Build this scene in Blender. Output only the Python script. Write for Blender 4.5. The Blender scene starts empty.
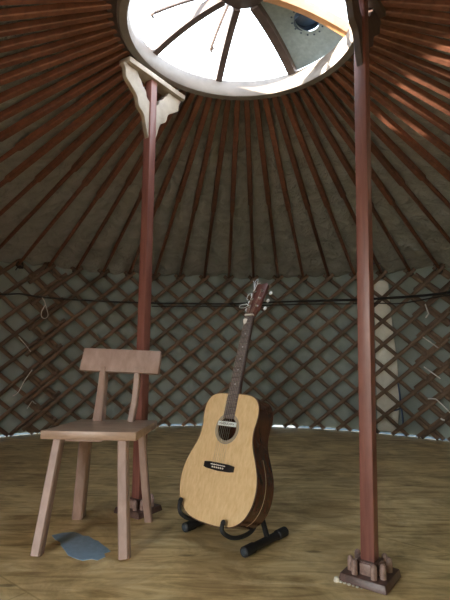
import bpy, bmesh, math, random
from mathutils import Vector, Matrix, noise
random.seed(4)
PI = math.pi
scene = bpy.context.scene
COL = scene.collection
R_ = math.radians

# ------------------------------------------------------------------ layout
CAM_H, F_PX, PITCH, ROLL = 0.8, 468.0, 0.109, 0.012
CX, CY = 0.068, 2.106          # centre of the tent
RW = 3.075                     # canvas wall radius
RL = 3.03                    # lattice radius
ZT = 1.593                    # height of the lattice heads that carry the roof poles
NP = 70
PH0 = 1.580                   # angle of roof pole 8
DTH = 2 * PI / NP

def cyl(r, a, z):
    return Vector((CX + r * math.cos(a), CY + r * math.sin(a), z))

# ------------------------------------------------------------------ materials
def new_mat(name):
    m = bpy.data.materials.new(name); m.use_nodes = True
    nt = m.node_tree
    return m, nt, nt.nodes['Principled BSDF']

def ramp(nt, stops):
    r = nt.nodes.new('ShaderNodeValToRGB')
    els = r.color_ramp.elements
    while len(els) < len(stops): els.new(0.5)
    for e, (p, c) in zip(els, stops):
        e.position = p; e.color = (*c, 1)
    return r

def wood(name, dark, light, scale=(6, 6, 60), rough=0.5, bump=0.15, vary=0.0, coat=0.0):
    m, nt, b = new_mat(name)
    tc = nt.nodes.new('ShaderNodeTexCoord'); mp = nt.nodes.new('ShaderNodeMapping')
    mp.inputs['Scale'].default_value = scale
    n = nt.nodes.new('ShaderNodeTexNoise'); n.inputs['Scale'].default_value = 1.0
    n.inputs['Detail'].default_value = 6; n.inputs['Roughness'].default_value = 0.62
    n.inputs['Distortion'].default_value = 0.4
    nt.links.new(tc.outputs['Object'], mp.inputs['Vector']); nt.links.new(mp.outputs[0], n.inputs['Vector'])
    r = ramp(nt, [(0.28, dark), (0.72, light)])
    nt.links.new(n.outputs['Fac'], r.inputs['Fac'])
    out = r.outputs['Color']
    if vary:
        oi = nt.nodes.new('ShaderNodeObjectInfo'); hs = nt.nodes.new('ShaderNodeHueSaturation')
        mr = nt.nodes.new('ShaderNodeMapRange')
        mr.inputs['To Min'].default_value = 1 - vary; mr.inputs['To Max'].default_value = 1 + vary
        nt.links.new(oi.outputs['Random'], mr.inputs['Value']); nt.links.new(mr.outputs[0], hs.inputs['Value'])
        nt.links.new(out, hs.inputs['Color']); out = hs.outputs['Color']
    nt.links.new(out, b.inputs['Base Color'])
    b.inputs['Roughness'].default_value = rough
    b.inputs['Coat Weight'].default_value = coat
    b.inputs['Coat Roughness'].default_value = 0.25
    bp = nt.nodes.new('ShaderNodeBump'); bp.inputs['Strength'].default_value = bump; bp.inputs['Distance'].default_value = 0.002
    nt.links.new(n.outputs['Fac'], bp.inputs['Height']); nt.links.new(bp.outputs[0], b.inputs['Normal'])
    return m

def plain(name, col, rough=0.5, metal=0.0, spec=0.5):
    m, nt, b = new_mat(name)
    tc = nt.nodes.new('ShaderNodeTexCoord')
    n = nt.nodes.new('ShaderNodeTexNoise'); n.inputs['Scale'].default_value = 40; n.inputs['Detail'].default_value = 3
    nt.links.new(tc.outputs['Object'], n.inputs['Vector'])
    r = ramp(nt, [(0.3, tuple(c * 0.86 for c in col)), (0.7, tuple(min(1, c * 1.1) for c in col))])
    nt.links.new(n.outputs['Fac'], r.inputs['Fac']); nt.links.new(r.outputs[0], b.inputs['Base Color'])
    b.inputs['Roughness'].default_value = rough; b.inputs['Metallic'].default_value = metal
    b.inputs['Specular IOR Level'].default_value = spec
    return m

def cloth(name, dark, light, scale=4.0, bump=0.4, dist=0.01, fine=120):
    m, nt, b = new_mat(name)
    tc = nt.nodes.new('ShaderNodeTexCoord')
    n = nt.nodes.new('ShaderNodeTexNoise'); n.inputs['Scale'].default_value = scale
    n.inputs['Detail'].default_value = 7; n.inputs['Roughness'].default_value = 0.6; n.inputs['Distortion'].default_value = 0.8
    n2 = nt.nodes.new('ShaderNodeTexNoise'); n2.inputs['Scale'].default_value = fine
    nt.links.new(tc.outputs['Object'], n.inputs['Vector']); nt.links.new(tc.outputs['Object'], n2.inputs['Vector'])
    r = ramp(nt, [(0.3, dark), (0.7, light)])
    nt.links.new(n.outputs['Fac'], r.inputs['Fac']); nt.links.new(r.outputs[0], b.inputs['Base Color'])
    b.inputs['Roughness'].default_value = 0.9; b.inputs['Specular IOR Level'].default_value = 0.2
    mx = nt.nodes.new('ShaderNodeMath'); mx.operation = 'MULTIPLY_ADD'; mx.inputs[1].default_value = 0.12
    nt.links.new(n2.outputs['Fac'], mx.inputs[0]); nt.links.new(n.outputs['Fac'], mx.inputs[2])
    bp = nt.nodes.new('ShaderNodeBump'); bp.inputs['Strength'].default_value = bump; bp.inputs['Distance'].default_value = dist
    nt.links.new(mx.outputs[0], bp.inputs['Height']); nt.links.new(bp.outputs[0], b.inputs['Normal'])
    return m

def floor_mat():
    m, nt, b = new_mat('varnished_plywood')
    L = nt.links.new
    tc = nt.nodes.new('ShaderNodeTexCoord')
    mp = nt.nodes.new('ShaderNodeMapping'); mp.inputs['Rotation'].default_value = (0, 0, R_(38)); mp.inputs['Scale'].default_value = (1.1, 5.0, 1)
    L(tc.outputs['Object'], mp.inputs['Vector'])
    n = nt.nodes.new('ShaderNodeTexNoise'); n.inputs['Scale'].default_value = 2.4; n.inputs['Detail'].default_value = 12
    n.inputs['Roughness'].default_value = 0.62; n.inputs['Distortion'].default_value = 1.6
    L(mp.outputs[0], n.inputs['Vector'])
    r = ramp(nt, [(0.33, (0.42, 0.27, 0.105)), (0.5, (0.76, 0.57, 0.27)), (0.67, (0.92, 0.75, 0.42))])
    L(n.outputs['Fac'], r.inputs['Fac'])
    # worn scuffs
    n2 = nt.nodes.new('ShaderNodeTexNoise'); n2.inputs['Scale'].default_value = 3.1; n2.inputs['Detail'].default_value = 8
    n2.inputs['Roughness'].default_value = 0.7; n2.inputs['Distortion'].default_value = 0.6
    L(tc.outputs['Object'], n2.inputs['Vector'])
    r2 = ramp(nt, [(0.40, (0.55, 0.49, 0.44)), (0.56, (1, 1, 1))])
    L(n2.outputs['Fac'], r2.inputs['Fac'])
    mul = nt.nodes.new('ShaderNodeMix'); mul.data_type = 'RGBA'; mul.blend_type = 'MULTIPLY'; mul.inputs[0].default_value = 0.7
    L(r.outputs[0], mul.inputs[6]); L(r2.outputs[0], mul.inputs[7])
    # small dark knots and scratches
    v = nt.nodes.new('ShaderNodeTexVoronoi'); v.inputs['Scale'].default_value = 3.4
    mp3 = nt.nodes.new('ShaderNodeMapping'); mp3.inputs['Rotation'].default_value = (0, 0, R_(38)); mp3.inputs['Scale'].default_value = (0.8, 2.2, 1)
    L(tc.outputs['Object'], mp3.inputs['Vector']); L(mp3.outputs[0], v.inputs['Vector'])
    r3 = ramp(nt, [(0.05, (0.25, 0.2, 0.15)), (0.11, (1, 1, 1))])
    L(v.outputs['Distance'], r3.inputs['Fac'])
    mul2 = nt.nodes.new('ShaderNodeMix'); mul2.data_type = 'RGBA'; mul2.blend_type = 'MULTIPLY'; mul2.inputs[0].default_value = 0.75
    L(mul.outputs[2], mul2.inputs[6]); L(r3.outputs[0], mul2.inputs[7])
    # sheet joints
    mp2 = nt.nodes.new('ShaderNodeMapping'); mp2.inputs['Rotation'].default_value = (0, 0, R_(38)); mp2.inputs['Location'].default_value = (0.3, 0.32, 0)
    L(tc.outputs['Object'], mp2.inputs['Vector'])
    br = nt.nodes.new('ShaderNodeTexBrick'); br.inputs['Scale'].default_value = 1.0
    br.inputs['Brick Width'].default_value = 2.44; br.inputs['Row Height'].default_value = 1.22
    br.inputs['Mortar Size'].default_value = 0.004; br.inputs['Mortar Smooth'].default_value = 0.3
    br.inputs['Color1'].default_value = (1, 1, 1, 1); br.inputs['Color2'].default_value = (0.9, 0.92, 0.95, 1); br.inputs['Mortar'].default_value = (0.62, 0.56, 0.45, 1)
    L(mp2.outputs[0], br.inputs['Vector'])
    mul3 = nt.nodes.new('ShaderNodeMix'); mul3.data_type = 'RGBA'; mul3.blend_type = 'MULTIPLY'; mul3.inputs[0].default_value = 0.6
    L(mul2.outputs[2], mul3.inputs[6]); L(br.outputs['Color'], mul3.inputs[7])
    L(mul3.outputs[2], b.inputs['Base Color'])
    rr = nt.nodes.new('ShaderNodeMapRange'); rr.inputs['To Min'].default_value = 0.48; rr.inputs['To Max'].default_value = 0.26
    L(n2.outputs['Fac'], rr.inputs['Value']); L(rr.outputs[0], b.inputs['Roughness'])
    bp = nt.nodes.new('ShaderNodeBump'); bp.inputs['Strength'].default_value = 0.25; bp.inputs['Distance'].default_value = 0.004
    L(n.outputs['Fac'], bp.inputs['Height']); L(bp.outputs[0], b.inputs['Normal'])
    return m

def glass_mat():
    m = bpy.data.materials.new('clear_glass'); m.use_nodes = True
    nt = m.node_tree; nt.nodes.clear()
    o = nt.nodes.new('ShaderNodeOutputMaterial'); t = nt.nodes.new('ShaderNodeBsdfTransparent'); g = nt.nodes.new('ShaderNodeBsdfGlossy')
    t.inputs[0].default_value = (0.95, 0.97, 0.98, 1); g.inputs['Roughness'].default_value = 0.03
    lw = nt.nodes.new('ShaderNodeLayerWeight'); pw = nt.nodes.new('ShaderNodeMath'); pw.operation = 'POWER'; pw.inputs[1].default_value = 4.0
    nt.links.new(lw.outputs['Facing'], pw.inputs[0])
    f = nt.nodes.new('ShaderNodeMapRange'); f.inputs['To Min'].default_value = 0.03; f.inputs['To Max'].default_value = 0.5
    nt.links.new(pw.outputs[0], f.inputs['Value'])
    mx = nt.nodes.new('ShaderNodeMixShader')
    nt.links.new(f.outputs[0], mx.inputs[0]); nt.links.new(t.outputs[0], mx.inputs[1]); nt.links.new(g.outputs[0], mx.inputs[2])
    nt.links.new(mx.outputs[0], o.inputs[0])
    return m

M = dict(
    floor=floor_mat(),
    canvas=cloth('green_grey_canvas', (0.27, 0.32, 0.30), (0.36, 0.42, 0.395), 2.5, 0.35, 0.02),
    liner=cloth('brown_grey_liner', (0.37, 0.38, 0.375), (0.55, 0.565, 0.56), 7.0, 1.0, 0.10),
    lath=wood('weathered_lath', (0.085, 0.052, 0.031), (0.21, 0.135, 0.082), (9, 9, 9), 0.6, 0.2, 0.28),
    pole=wood('red_brown_pole', (0.115, 0.046, 0.030), (0.26, 0.106, 0.064), (30, 30, 30), 0.45, 0.15, 0.25),
    post=wood('red_stained_post', (0.15, 0.053, 0.042), (0.27, 0.105, 0.080), (40, 40, 4), 0.42, 0.1, 0, 0.1),
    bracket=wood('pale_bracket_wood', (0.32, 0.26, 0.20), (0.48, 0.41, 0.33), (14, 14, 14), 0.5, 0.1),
    bracket_shade=wood('shaded_bracket_wood', (0.045, 0.030, 0.028), (0.10, 0.068, 0.06), (14, 14, 14), 0.5, 0.1),  # bracket wood darkened to paint in the shade away from the crown
    rim=wood('pale_ring_wood', (0.165, 0.14, 0.125), (0.25, 0.22, 0.20), (7, 7, 7), 0.5, 0.12),
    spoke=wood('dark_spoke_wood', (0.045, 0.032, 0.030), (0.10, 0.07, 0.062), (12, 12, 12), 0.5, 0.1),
    spoke_sunlit=wood('sunlit_spoke_wood', (0.34, 0.16, 0.07), (0.55, 0.29, 0.13), (12, 12, 12), 0.5, 0.1),  # spoke wood with warm sunlight painted into its colour
    plate=plain('galvanised_plate', (0.31, 0.40, 0.44), 0.6, 0.0),
    hole=plain('dark_flue_lid', (0.05, 0.085, 0.15), 0.45, 0.3),
    base=wood('dark_plinth_wood', (0.07, 0.038, 0.030), (0.15, 0.085, 0.068), (40, 40, 40), 0.38, 0.15),
    peg=wood('peg_wood', (0.20, 0.125, 0.10), (0.38, 0.26, 0.22), (60, 60, 60), 0.32, 0.1),
    sealant=plain('pale_sealant', (0.7, 0.66, 0.55), 0.6),
    chair=wood('pinkish_chair_wood', (0.29, 0.19, 0.15), (0.45, 0.32, 0.265), (22, 22, 7), 0.45, 0.08),
    seat=wood('worn_seat_wood', (0.29, 0.19, 0.125), (0.46, 0.325, 0.235), (7, 26, 26), 0.36, 0.08),
    spruce=wood('spruce_top', (0.64, 0.43, 0.20), (0.79, 0.58, 0.33), (90, 90, 5), 0.3, 0.0, 0, 0.3),
    mahog=wood('dark_mahogany', (0.045, 0.016, 0.009), (0.115, 0.042, 0.022), (40, 40, 8), 0.25, 0.03, 0, 0.4),
    headw=wood('rosewood_head', (0.085, 0.028, 0.02), (0.17, 0.06, 0.045), (50, 50, 12), 0.3, 0.03, 0, 0.3),
    neckw=wood('neck_wood', (0.05, 0.02, 0.012), (0.11, 0.045, 0.028), (50, 50, 8), 0.35, 0.03),
    ebony=wood('fretboard_wood', (0.09, 0.07, 0.075), (0.18, 0.15, 0.155), (60, 60, 10), 0.35, 0.03),
    black=plain('bridge_black', (0.018, 0.015, 0.015), 0.28),
    bone=plain('ivory_plastic', (0.82, 0.78, 0.70), 0.35),
    rosette=plain('rosette_grey', (0.30, 0.26, 0.21), 0.5),
    rosette2=plain('rosette_brown', (0.46, 0.34, 0.19), 0.5),
    wire=plain('bronze_string', (0.46, 0.40, 0.31), 0.45),
    chrome=plain('bright_chrome', (0.8, 0.82, 0.84), 0.18, 1.0),
    pearl=plain('pearl_button', (0.80, 0.84, 0.88), 0.3),
    white=plain('white_plastic', (0.82, 0.86, 0.84), 0.4),
    ink=plain('black_print', (0.03, 0.03, 0.03), 0.6),
    foam=plain('black_foam', (0.014, 0.014, 0.015), 0.6),
    blackm=plain('black_steel', (0.012, 0.012, 0.014), 0.35, 0.2),
    capr=plain('grey_rubber_cap', (0.05, 0.065, 0.08), 0.4),
    tape=plain('blue_tape', (0.30, 0.46, 0.62), 0.4),
    cord=plain('black_cord', (0.012, 0.011, 0.010), 0.8),
    twine=plain('pale_twine', (0.85, 0.84, 0.82), 0.7),
    tie=plain('dark_hair_tie', (0.02, 0.016, 0.012), 0.9),
    purple=plain('purple_line', (0.30, 0.20, 0.42), 0.7),
    cream=cloth('cream_cloth', (0.74, 0.73, 0.64), (0.88, 0.86, 0.78), 9, 0.3, 0.01),
    strap=plain('blue_strap', (0.05, 0.09, 0.2), 0.7),
    glass=glass_mat(),
    blocker=cloth('blue_grey_blocker', (0.11, 0.14, 0.18), (0.17, 0.205, 0.245), 6, 0.3, 0.02),
    ground=cloth('pale_ground', (0.30, 0.28, 0.22), (0.40, 0.37, 0.30), 2, 0.2, 0.02),
)

# ------------------------------------------------------------------ mesh builder
class MB:
    def __init__(s): s.v = []; s.f = []
    def add(s, vs, fs):
        k = len(s.v); s.v += [Vector(v) for v in vs]; s.f += [tuple(i + k for i in f) for f in fs]
    def box(s, c, size, rot=None):
        c = Vector(c); hx, hy, hz = (d / 2 for d in size)
        vs = [Vector((x, y, z)) for x in (-hx, hx) for y in (-hy, hy) for z in (-hz, hz)]
        if rot is not None: vs = [rot @ v for v in vs]
        s.add([c + v for v in vs], [(0, 1, 3, 2), (4, 6, 7, 5), (0, 4, 5, 1), (2, 3, 7, 6), (0, 2, 6, 4), (1, 5, 7, 3)])
    def hexa(s, a, b):            # two matching quads
        s.add(list(a) + list(b), [(3, 2, 1, 0), (4, 5, 6, 7), (0, 1, 5, 4), (1, 2, 6, 5), (2, 3, 7, 6), (3, 0, 4, 7)])
    def sweep(s, rings, closed=False, caps=True):
        n = len(rings[0]); k = len(s.v)
        for r in rings: s.v += [Vector(p) for p in r]
        m = len(rings)
        for i in range(m if closed else m - 1):
            j = (i + 1) % m
            for q in range(n):
                w = (q + 1) % n
                s.f.append((k + i * n + q, k + i * n + w, k + j * n + w, k + j * n + q))
        if caps and not closed:
            s.f.append(tuple(k + q for q in range(n))[::-1]); s.f.append(tuple(k + (m - 1) * n + q for q in range(n)))
    def tube(s, pts, r, n=8, closed=False):
        pts = [Vector(p) for p in pts]; rings = []
        up = None; m = len(pts)
        for i, p in enumerate(pts):
            if closed: t = (pts[(i + 1) % m] - pts[i - 1]).normalized()
            else: t = (pts[min(i + 1, m - 1)] - pts[max(i - 1, 0)]).normalized()
            if up is None:
                up = Vector((0, 0, 1)) if abs(t.z) < 0.9 else Vector((1, 0, 0))
            a = (up - t * up.dot(t))
            if a.length < 1e-5: a = t.orthogonal()
            a.normalize(); b = t.cross(a); up = a
            rr = r[i] if isinstance(r, (list, tuple)) else r
            rings.append([p + (a * math.cos(q * 2 * PI / n) + b * math.sin(q * 2 * PI / n)) * rr for q in range(n)])
        s.sweep(rings, closed)
    def prism(s, poly, o, ax, ay, az, d):   # outline in (ax, ay), from o - az*d/2 to o + az*d/2
        o, ax, ay, az = Vector(o), Vector(ax), Vector(ay), Vector(az)
        s.sweep([[o + ax * x + ay * y + az * (d * e) for x, y in poly] for e in (-0.5, 0.5)])
    def ball(s, c, r, sc=(1, 1, 1), nu=10, nv=6):
        c = Vector(c); k = len(s.v)
        s.v.append(c + Vector((0, 0, r * sc[2])))
        for i in range(1, nv):
            t = PI * i / nv
            for j in range(nu):
                p = 2 * PI * j / nu
                s.v.append(c + Vector((r * sc[0] * math.sin(t) * math.cos(p), r * sc[1] * math.sin(t) * math.sin(p), r * sc[2] * math.cos(t))))
        s.v.append(c - Vector((0, 0, r * sc[2])))
        for j in range(nu):
            w = (j + 1) % nu
            s.f.append((k, k + 1 + j, k + 1 + w))
            for i in range(nv - 2):
                a = k + 1 + i * nu
                s.f.append((a + j, a + nu + j, a + nu + w, a + w))
            a = k + 1 + (nv - 2) * nu
            s.f.append((a + j, k + 1 + (nv - 1) * nu, a + w))
    def octa(s, c, r):
        c = Vector(c)
        s.add([c + Vector(d) * r for d in ((1,0,0),(-1,0,0),(0,1,0),(0,-1,0),(0,0,1),(0,0,-1))],
              [(0,2,4),(2,1,4),(1,3,4),(3,0,4),(2,0,5),(1,2,5),(3,1,5),(0,3,5)])
    def build(s, name, mat, parent=None, bevel=0.0, seg=2, smooth=True, tf=None, angle=35, origin=None):
        me = bpy.data.meshes.new(name)
        vs = [tf(v) for v in s.v] if tf else s.v
        org = Vector((0, 0, 0))
        if parent is not None:
            p = parent
            while p is not None: org = org + p.location; p = p.parent
        elif origin is not None:
            org = Vector(origin)
        me.from_pydata([v - org for v in vs], [], s.f)
        bm = bmesh.new(); bm.from_mesh(me)
        bmesh.ops.recalc_face_normals(bm, faces=bm.faces)
        if bevel:
            es = [e for e in bm.edges if len(e.link_faces) == 2 and e.calc_face_angle(0) > R_(30)]
            bmesh.ops.bevel(bm, geom=es, offset=bevel, segments=seg, affect='EDGES', profile=0.6, clamp_overlap=True)
        if smooth:
            for f in bm.faces: f.smooth = True
            for e in bm.edges:
                if len(e.link_faces) == 2 and e.calc_face_angle(0) > R_(angle): e.smooth = False
        bm.to_mesh(me); bm.free()
        me.materials.append(mat)
        o = bpy.data.objects.new(name, me); COL.objects.link(o)
        if parent is not None: o.parent = parent
        elif origin is not None: o.location = org
        return o

def tag(o, label, cat, group=None, kind=None):
    if label: o['label'] = label
    if cat: o['category'] = cat
    if group: o['group'] = group
    if kind: o['kind'] = kind
    return o
def thing(name, loc, label, cat, group=None):
    o = bpy.data.objects.new(name, None); COL.objects.link(o); o.location = loc
    o.empty_display_size = 0.1
    return tag(o, label, cat, group)
def struct(o): o['kind'] = 'structure'; return o

def catmull(pts, n=8, closed=False):
    P = [Vector(p) for p in pts]; out = []; m = len(P)
    rng = range(m) if closed else range(m - 1)
    for i in rng:
        if closed: a, b, c, d = P[i - 1], P[i], P[(i + 1) % m], P[(i + 2) % m]
        else: a, b, c, d = P[max(i - 1, 0)], P[i], P[i + 1], P[min(i + 2, m - 1)]
        for k in range(n):
            t = k / n
            out.append(0.5 * ((2 * b) + (c - a) * t + (2 * a - 5 * b + 4 * c - d) * t * t + (3 * b - a - 3 * c + d) * t ** 3))
    if not closed: out.append(P[-1])
    return out

# ------------------------------------------------------------------ camera
cd = bpy.data.cameras.new('camera'); cam = bpy.data.objects.new('camera', cd); COL.objects.link(cam)
cd.sensor_fit = 'VERTICAL'; cd.sensor_height = 36; cd.sensor_width = 27; cd.lens = F_PX / 600 * 36; cd.clip_start = 0.01; cd.clip_end = 200
X = Vector((1, 0, 0)); Yc = Vector((0, -math.sin(PITCH), math.cos(PITCH))); Fw = Vector((0, math.cos(PITCH), math.sin(PITCH)))
Rt = X * math.cos(ROLL) + Yc * math.sin(ROLL); Up = -X * math.sin(ROLL) + Yc * math.cos(ROLL)
cam.matrix_world = Matrix(((Rt.x, Up.x, -Fw.x, 0), (Rt.y, Up.y, -Fw.y, 0), (Rt.z, Up.z, -Fw.z, CAM_H), (0, 0, 0, 1)))
scene.camera = cam
def project(p):
    d = Vector(p) - Vector((0, 0, CAM_H)); zc = d.dot(Fw)
    if zc < 0.05: return None
    return 225 + F_PX * d.dot(Rt) / zc, 300 - F_PX * d.dot(Up) / zc

# ------------------------------------------------------------------ setting
mb = MB()
N = 288
mb.v = [cyl(3.085, i * 2 * PI / N, 0) for i in range(N)] + [cyl(3.085, i * 2 * PI / N, -0.05) for i in range(N)]
mb.f = [tuple(range(N))] + [(i, (i + 1) % N, N + (i + 1) % N, N + i) for i in range(N)]
struct(mb.build('floor', M['floor'], smooth=False))

mb = MB()
mb.v = [Vector((CX + 30 * math.cos(i * PI / 16), CY + 30 * math.sin(i * PI / 16), -0.06)) for i in range(32)]
mb.f = [tuple(range(32))]
struct(mb.build('ground', M['ground'], smooth=False))

mb = MB()
mb.sweep([[cyl(r, R_(-60 + i * 275 / 120), z) for r, z in ((3.09, -0.06), (3.09, -0.05), (3.36, -0.05), (3.37, 0.16), (3.40, 0.16), (3.41, -0.06))] for i in range(121)])
struct(mb.build('hem_blocker_1', M['blocker']))  # kerb added outside to block low sky glow through the hem gap
M['blocker'].node_tree.nodes['Principled BSDF'].inputs['Specular IOR Level'].default_value = 0.0
DOOR_A, DOOR_W = R_(238), R_(7.6)
# canvas wall with soft folds, open at the doorway; its hem stops short of the floor
mb = MB(); na, nz = 420, 14
a0, a1 = DOOR_A + DOOR_W, DOOR_A - DOOR_W + 2 * PI
grid = []
for i in range(na + 1):
    a = a0 + (a1 - a0) * i / na
    row = []
    for j in range(nz + 1):
        t = j / nz
        z = 0.017 + 0.002 * noise.noise(Vector((math.cos(a) * 9, math.sin(a) * 9, 3))) + t * 1.70
        d = 0.016 * noise.noise(Vector((math.cos(a) * 7, math.sin(a) * 7, z * 1.4))) + 0.006 * noise.noise(Vector((math.cos(a) * 22, math.sin(a) * 22, z * 2)))
        row.append(len(mb.v)); mb.v.append(cyl(RW + 0.022 + d, a, z))
    grid.append(row)
for i in range(na):
    for j in range(nz):
        mb.f.append((grid[i][j], grid[i + 1][j], grid[i + 1][j + 1], grid[i][j + 1]))
struct(mb.build('wall_round', M['canvas']))
# doorway frame (behind the camera) with its threshold
mb = MB()
for sgn in (-1, 1):
    a = DOOR_A + sgn * DOOR_W
    mb.box(cyl(RW, a, 0.82), (0.07, 0.07, 1.64), Matrix.Rotation(a, 3, 'Z'))
mb.box(cyl(RW, DOOR_A, 1.57), (0.07, 0.86, 0.14), Matrix.Rotation(DOOR_A, 3, 'Z'))
door = struct(mb.build('door_1', M['post'], bevel=0.004))
# unseen open leaf, added and angled to cut daylight to the left wall
mb = MB(); hj = cyl(RW + 0.04, DOOR_A + DOOR_W, 0.79); la = R_(240)
mb.box(hj + Vector((math.cos(la), math.sin(la), 0)) * 0.40, (0.80, 0.04, 1.48), Matrix.Rotation(la, 3, 'Z'))
struct(mb.build('light_block_leaf', M['post'], door, bevel=0.004))

# roof liner: hangs slightly between the poles, crumpled towards the hem
R0, Z0, R1, Z1 = 0.604, 2.362, 3.06, 1.600
mb = MB(); na, nr = NP * 8, 46; grid = []
for i in range(na):
    a = PH0 + i * DTH / 8
    w = 0.5 - 0.5 * math.cos((i % 8) / 8 * 2 * PI)
    row = []
    for j in range(nr + 1):
        t = j / nr; r = R0 - 0.005 + (RW + 0.10 - R0) * t
        z = Z0 + (Z1 - Z0) * (r - R0) / (R1 - R0) + 0.040
        q = Vector((r * math.cos(a), r * math.sin(a), 0))
        z -= w * (0.012 + 0.012 * t) * (0.6 + noise.noise(q * 3))
        crump = 0.25 + 1.0 * max(0, min(1, (t - 0.55) / 0.4))
        z += 0.034 * crump * noise.noise(q * 6 + Vector((3, 1, 7))) + 0.03 * crump * abs(noise.noise(Vector((a * 16, r * 9, 2))))
        row.append(len(mb.v)); mb.v.append(cyl(r, a, z))
    grid.append(row)
for i in range(na):
    k = (i + 1) % na
    for j in range(nr):
        mb.f.append((grid[i][j], grid[k][j], grid[k][j + 1], grid[i][j + 1]))
struct(mb.build('ceiling', M['liner'], angle=180))

# ------------------------------------------------------------------ lattice walls
PV = 0.232                                   # height of one lozenge
ZB = 0.012
def make_lath(k, fam, lo, hi, dz, dr, sec):
    """lath of one family through pole head k; clipped to heads lo..hi"""
    sgn = -1 if fam == 0 else 1
    ztop = ZT + 0.035 + dz
    pts = []
    for q in range(0, 41):
        z = ztop + (ZB - ztop) * q / 40
        x = k + sgn * (ZT - 0.01 + dz - z) / PV
        if lo - 0.2 <= x <= hi + 0.2: pts.append((x, z))
    if len(pts) < 3: return
    r = RL + dr - (0.017 if fam == 0 else 0.0)
    rings = []; width, th = 0.037, 0.013
    for i, (x, z) in enumerate(pts):
        a = PH0 - (x - 8) * DTH
        wob = 0.003 * noise.noise(Vector((k * 3.1, z * 3, fam * 7)))
        c = cyl(r + wob, a, z); nrm = Vector((math.cos(a), math.sin(a), 0)); tang = Vector((-math.sin(a), math.cos(a), 0))
        d = (tang * (-sgn * DTH * RL) + Vector((0, 0, -PV))).normalized()
        side = nrm.cross(d).normalized()
        rings.append([c + side * u * width / 2 + nrm * n_ * th for u, n_ in ((-0.95, 0.5), (0.95, 0.5), (1, -0.1), (0.55, -0.5), (-0.55, -0.5), (-1, -0.1))])
    m = MB(); m.sweep(rings)
    if fam == 0:
        for h in range(14):                  # hide-cord knots at the crossings
            z = ZT - 0.01 + dz - h * PV / 2
            x = k - (ZT - 0.01 + dz - z) / PV
            if lo <= x <= hi and z > 0.05:
                a = PH0 - (x - 8) * DTH
                m.octa(cyl(r - 0.009, a, z), 0.006)
    m.build('lath', M['lath'], sec)

def lattice(lo, hi, label, dz=0.0, dr=0.0):
    a = PH0 - ((lo + hi) / 2 - 8) * DTH
    sec = thing('lattice_wall', cyl(RL, a, 0), label, 'lattice', 'lattice wall sections')
    for k in range(int(lo) - 8, int(hi) + 9):
        make_lath(k, 0, lo, hi, dz, dr, sec); make_lath(k, 1, lo, hi, dz, dr, sec)
    return sec
lattice(0.5, 16.2, 'long brown lattice section of the wall, standing behind the guitar and the two posts')
lattice(15.2, 30, 'brown lattice wall section at the far right, lashed with white string ties beside the cream cloth', 0.035, 0.026)
lattice(-15, 1.5, 'shadowy brown lattice wall section at the far left of the chair, past the hanging string loop', 0.05, 0.026)

# ------------------------------------------------------------------ roof poles
def pole_axis(t): return R0 + (R1 - R0) * t, Z0 + (Z1 - Z0) * t
prof_u = [(-1, -0.75), (-0.75, -1), (0.75, -1), (1, -0.75), (1, 0.75), (0.75, 1), (-0.75, 1), (-1, 0.75)]
prof_r = [(math.cos(-PI * 3 / 4 - PI / 8 + q * PI / 4) , math.sin(-PI * 3 / 4 - PI / 8 + q * PI / 4)) for q in range(8)]
def pole_mesh(cut):
    m = MB(); rings = []
    L_ = math.hypot(R1 - R0, Z1 - Z0); s_ = (Z1 - Z0) / L_; c_ = (R1 - R0) / L_
    sec = [(-0.006, 0.011, 0), (0.0, 0.014, 0), (0.03, 0.0175, 0), (cut - 0.010, 0.0198, 0), (cut - 0.002, 0.0165, 1), (0.8, 0.016, 1), (0.97, 0.015, 1), (1.012, 0.012, 1)]
    for t, w, rd in sec:
        r, z = pole_axis(t); pr = prof_r if rd else prof_u
        rings.append([Vector((r - R1 + s_ * -y * w, x * w, z - Z1 + c_ * y * w)) for x, y in pr])
    m.sweep(rings)
    return m
def loop_mesh():
    m = MB()
    pts = [Vector((-0.035 + 0.004 * math.sin(3 * t), 0.03 * math.cos(t), -0.012 + 0.030 * math.sin(t))) for t in [q * 2 * PI / 12 for q in range(12)]]
    m.tube(pts, 0.007, 5, True)
    pts = [Vector((-0.012 + 0.03 * math.sin(t), 0.034 * math.cos(t), -0.02 + 0.018 * math.sin(t + 0.6))) for t in [q * 2 * PI / 12 for q in range(12)]]
    m.tube(pts, 0.007, 5, True)
    m.tube([(-0.03, 0.01, -0.03), (-0.05, 0.028, -0.045), (-0.045, 0.04, -0.07)], 0.005, 5)
    return m
protos = []
for c in (0.40, 0.45, 0.49, 0.53):
    protos.append(pole_mesh(c).build('proto', M['pole']).data)
loop_me = loop_mesh().build('proto', M['tie']).data
for o in [o for o in COL.objects if o.name.startswith('proto')]: bpy.data.objects.remove(o)
ORD = 'first second third fourth fifth sixth seventh eighth ninth tenth eleventh twelfth thirteenth fourteenth fifteenth sixteenth seventeenth eighteenth nineteenth twentieth'.split()
vis = []
for k in range(-30, 42):
    a = PH0 - (k - 8) * DTH
    inside = []
    for q in range(60):
        t = q / 59; r, z = pole_axis(t); p = project(cyl(r, a, z))
        if p and 0 <= p[0] < 450 and 0 <= p[1] < 600: inside.append((t, p))
    if inside: vis.append((k, a, inside))
named = []
for k, a, ins in vis:
    t, p = ins[-1]
    named.append((k, a, 'foot' if t > 0.985 else ('left' if p[0] < 100 else 'right' if p[0] > 350 else 'top'), p))
lst = {}
for side in ('left', 'right', 'top'):
    lst[side] = sorted([x for x in named if x[2] == side], key=lambda x: -x[3][1] if side != 'top' else x[3][0])
ks = [x[0] for x in named]
for k in list(range(min(ks) - 5, min(ks))) + list(range(max(ks) + 1, max(ks) + 6)):
    named.append((k, PH0 - (k - 8) * DTH, 'near', None))
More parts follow.
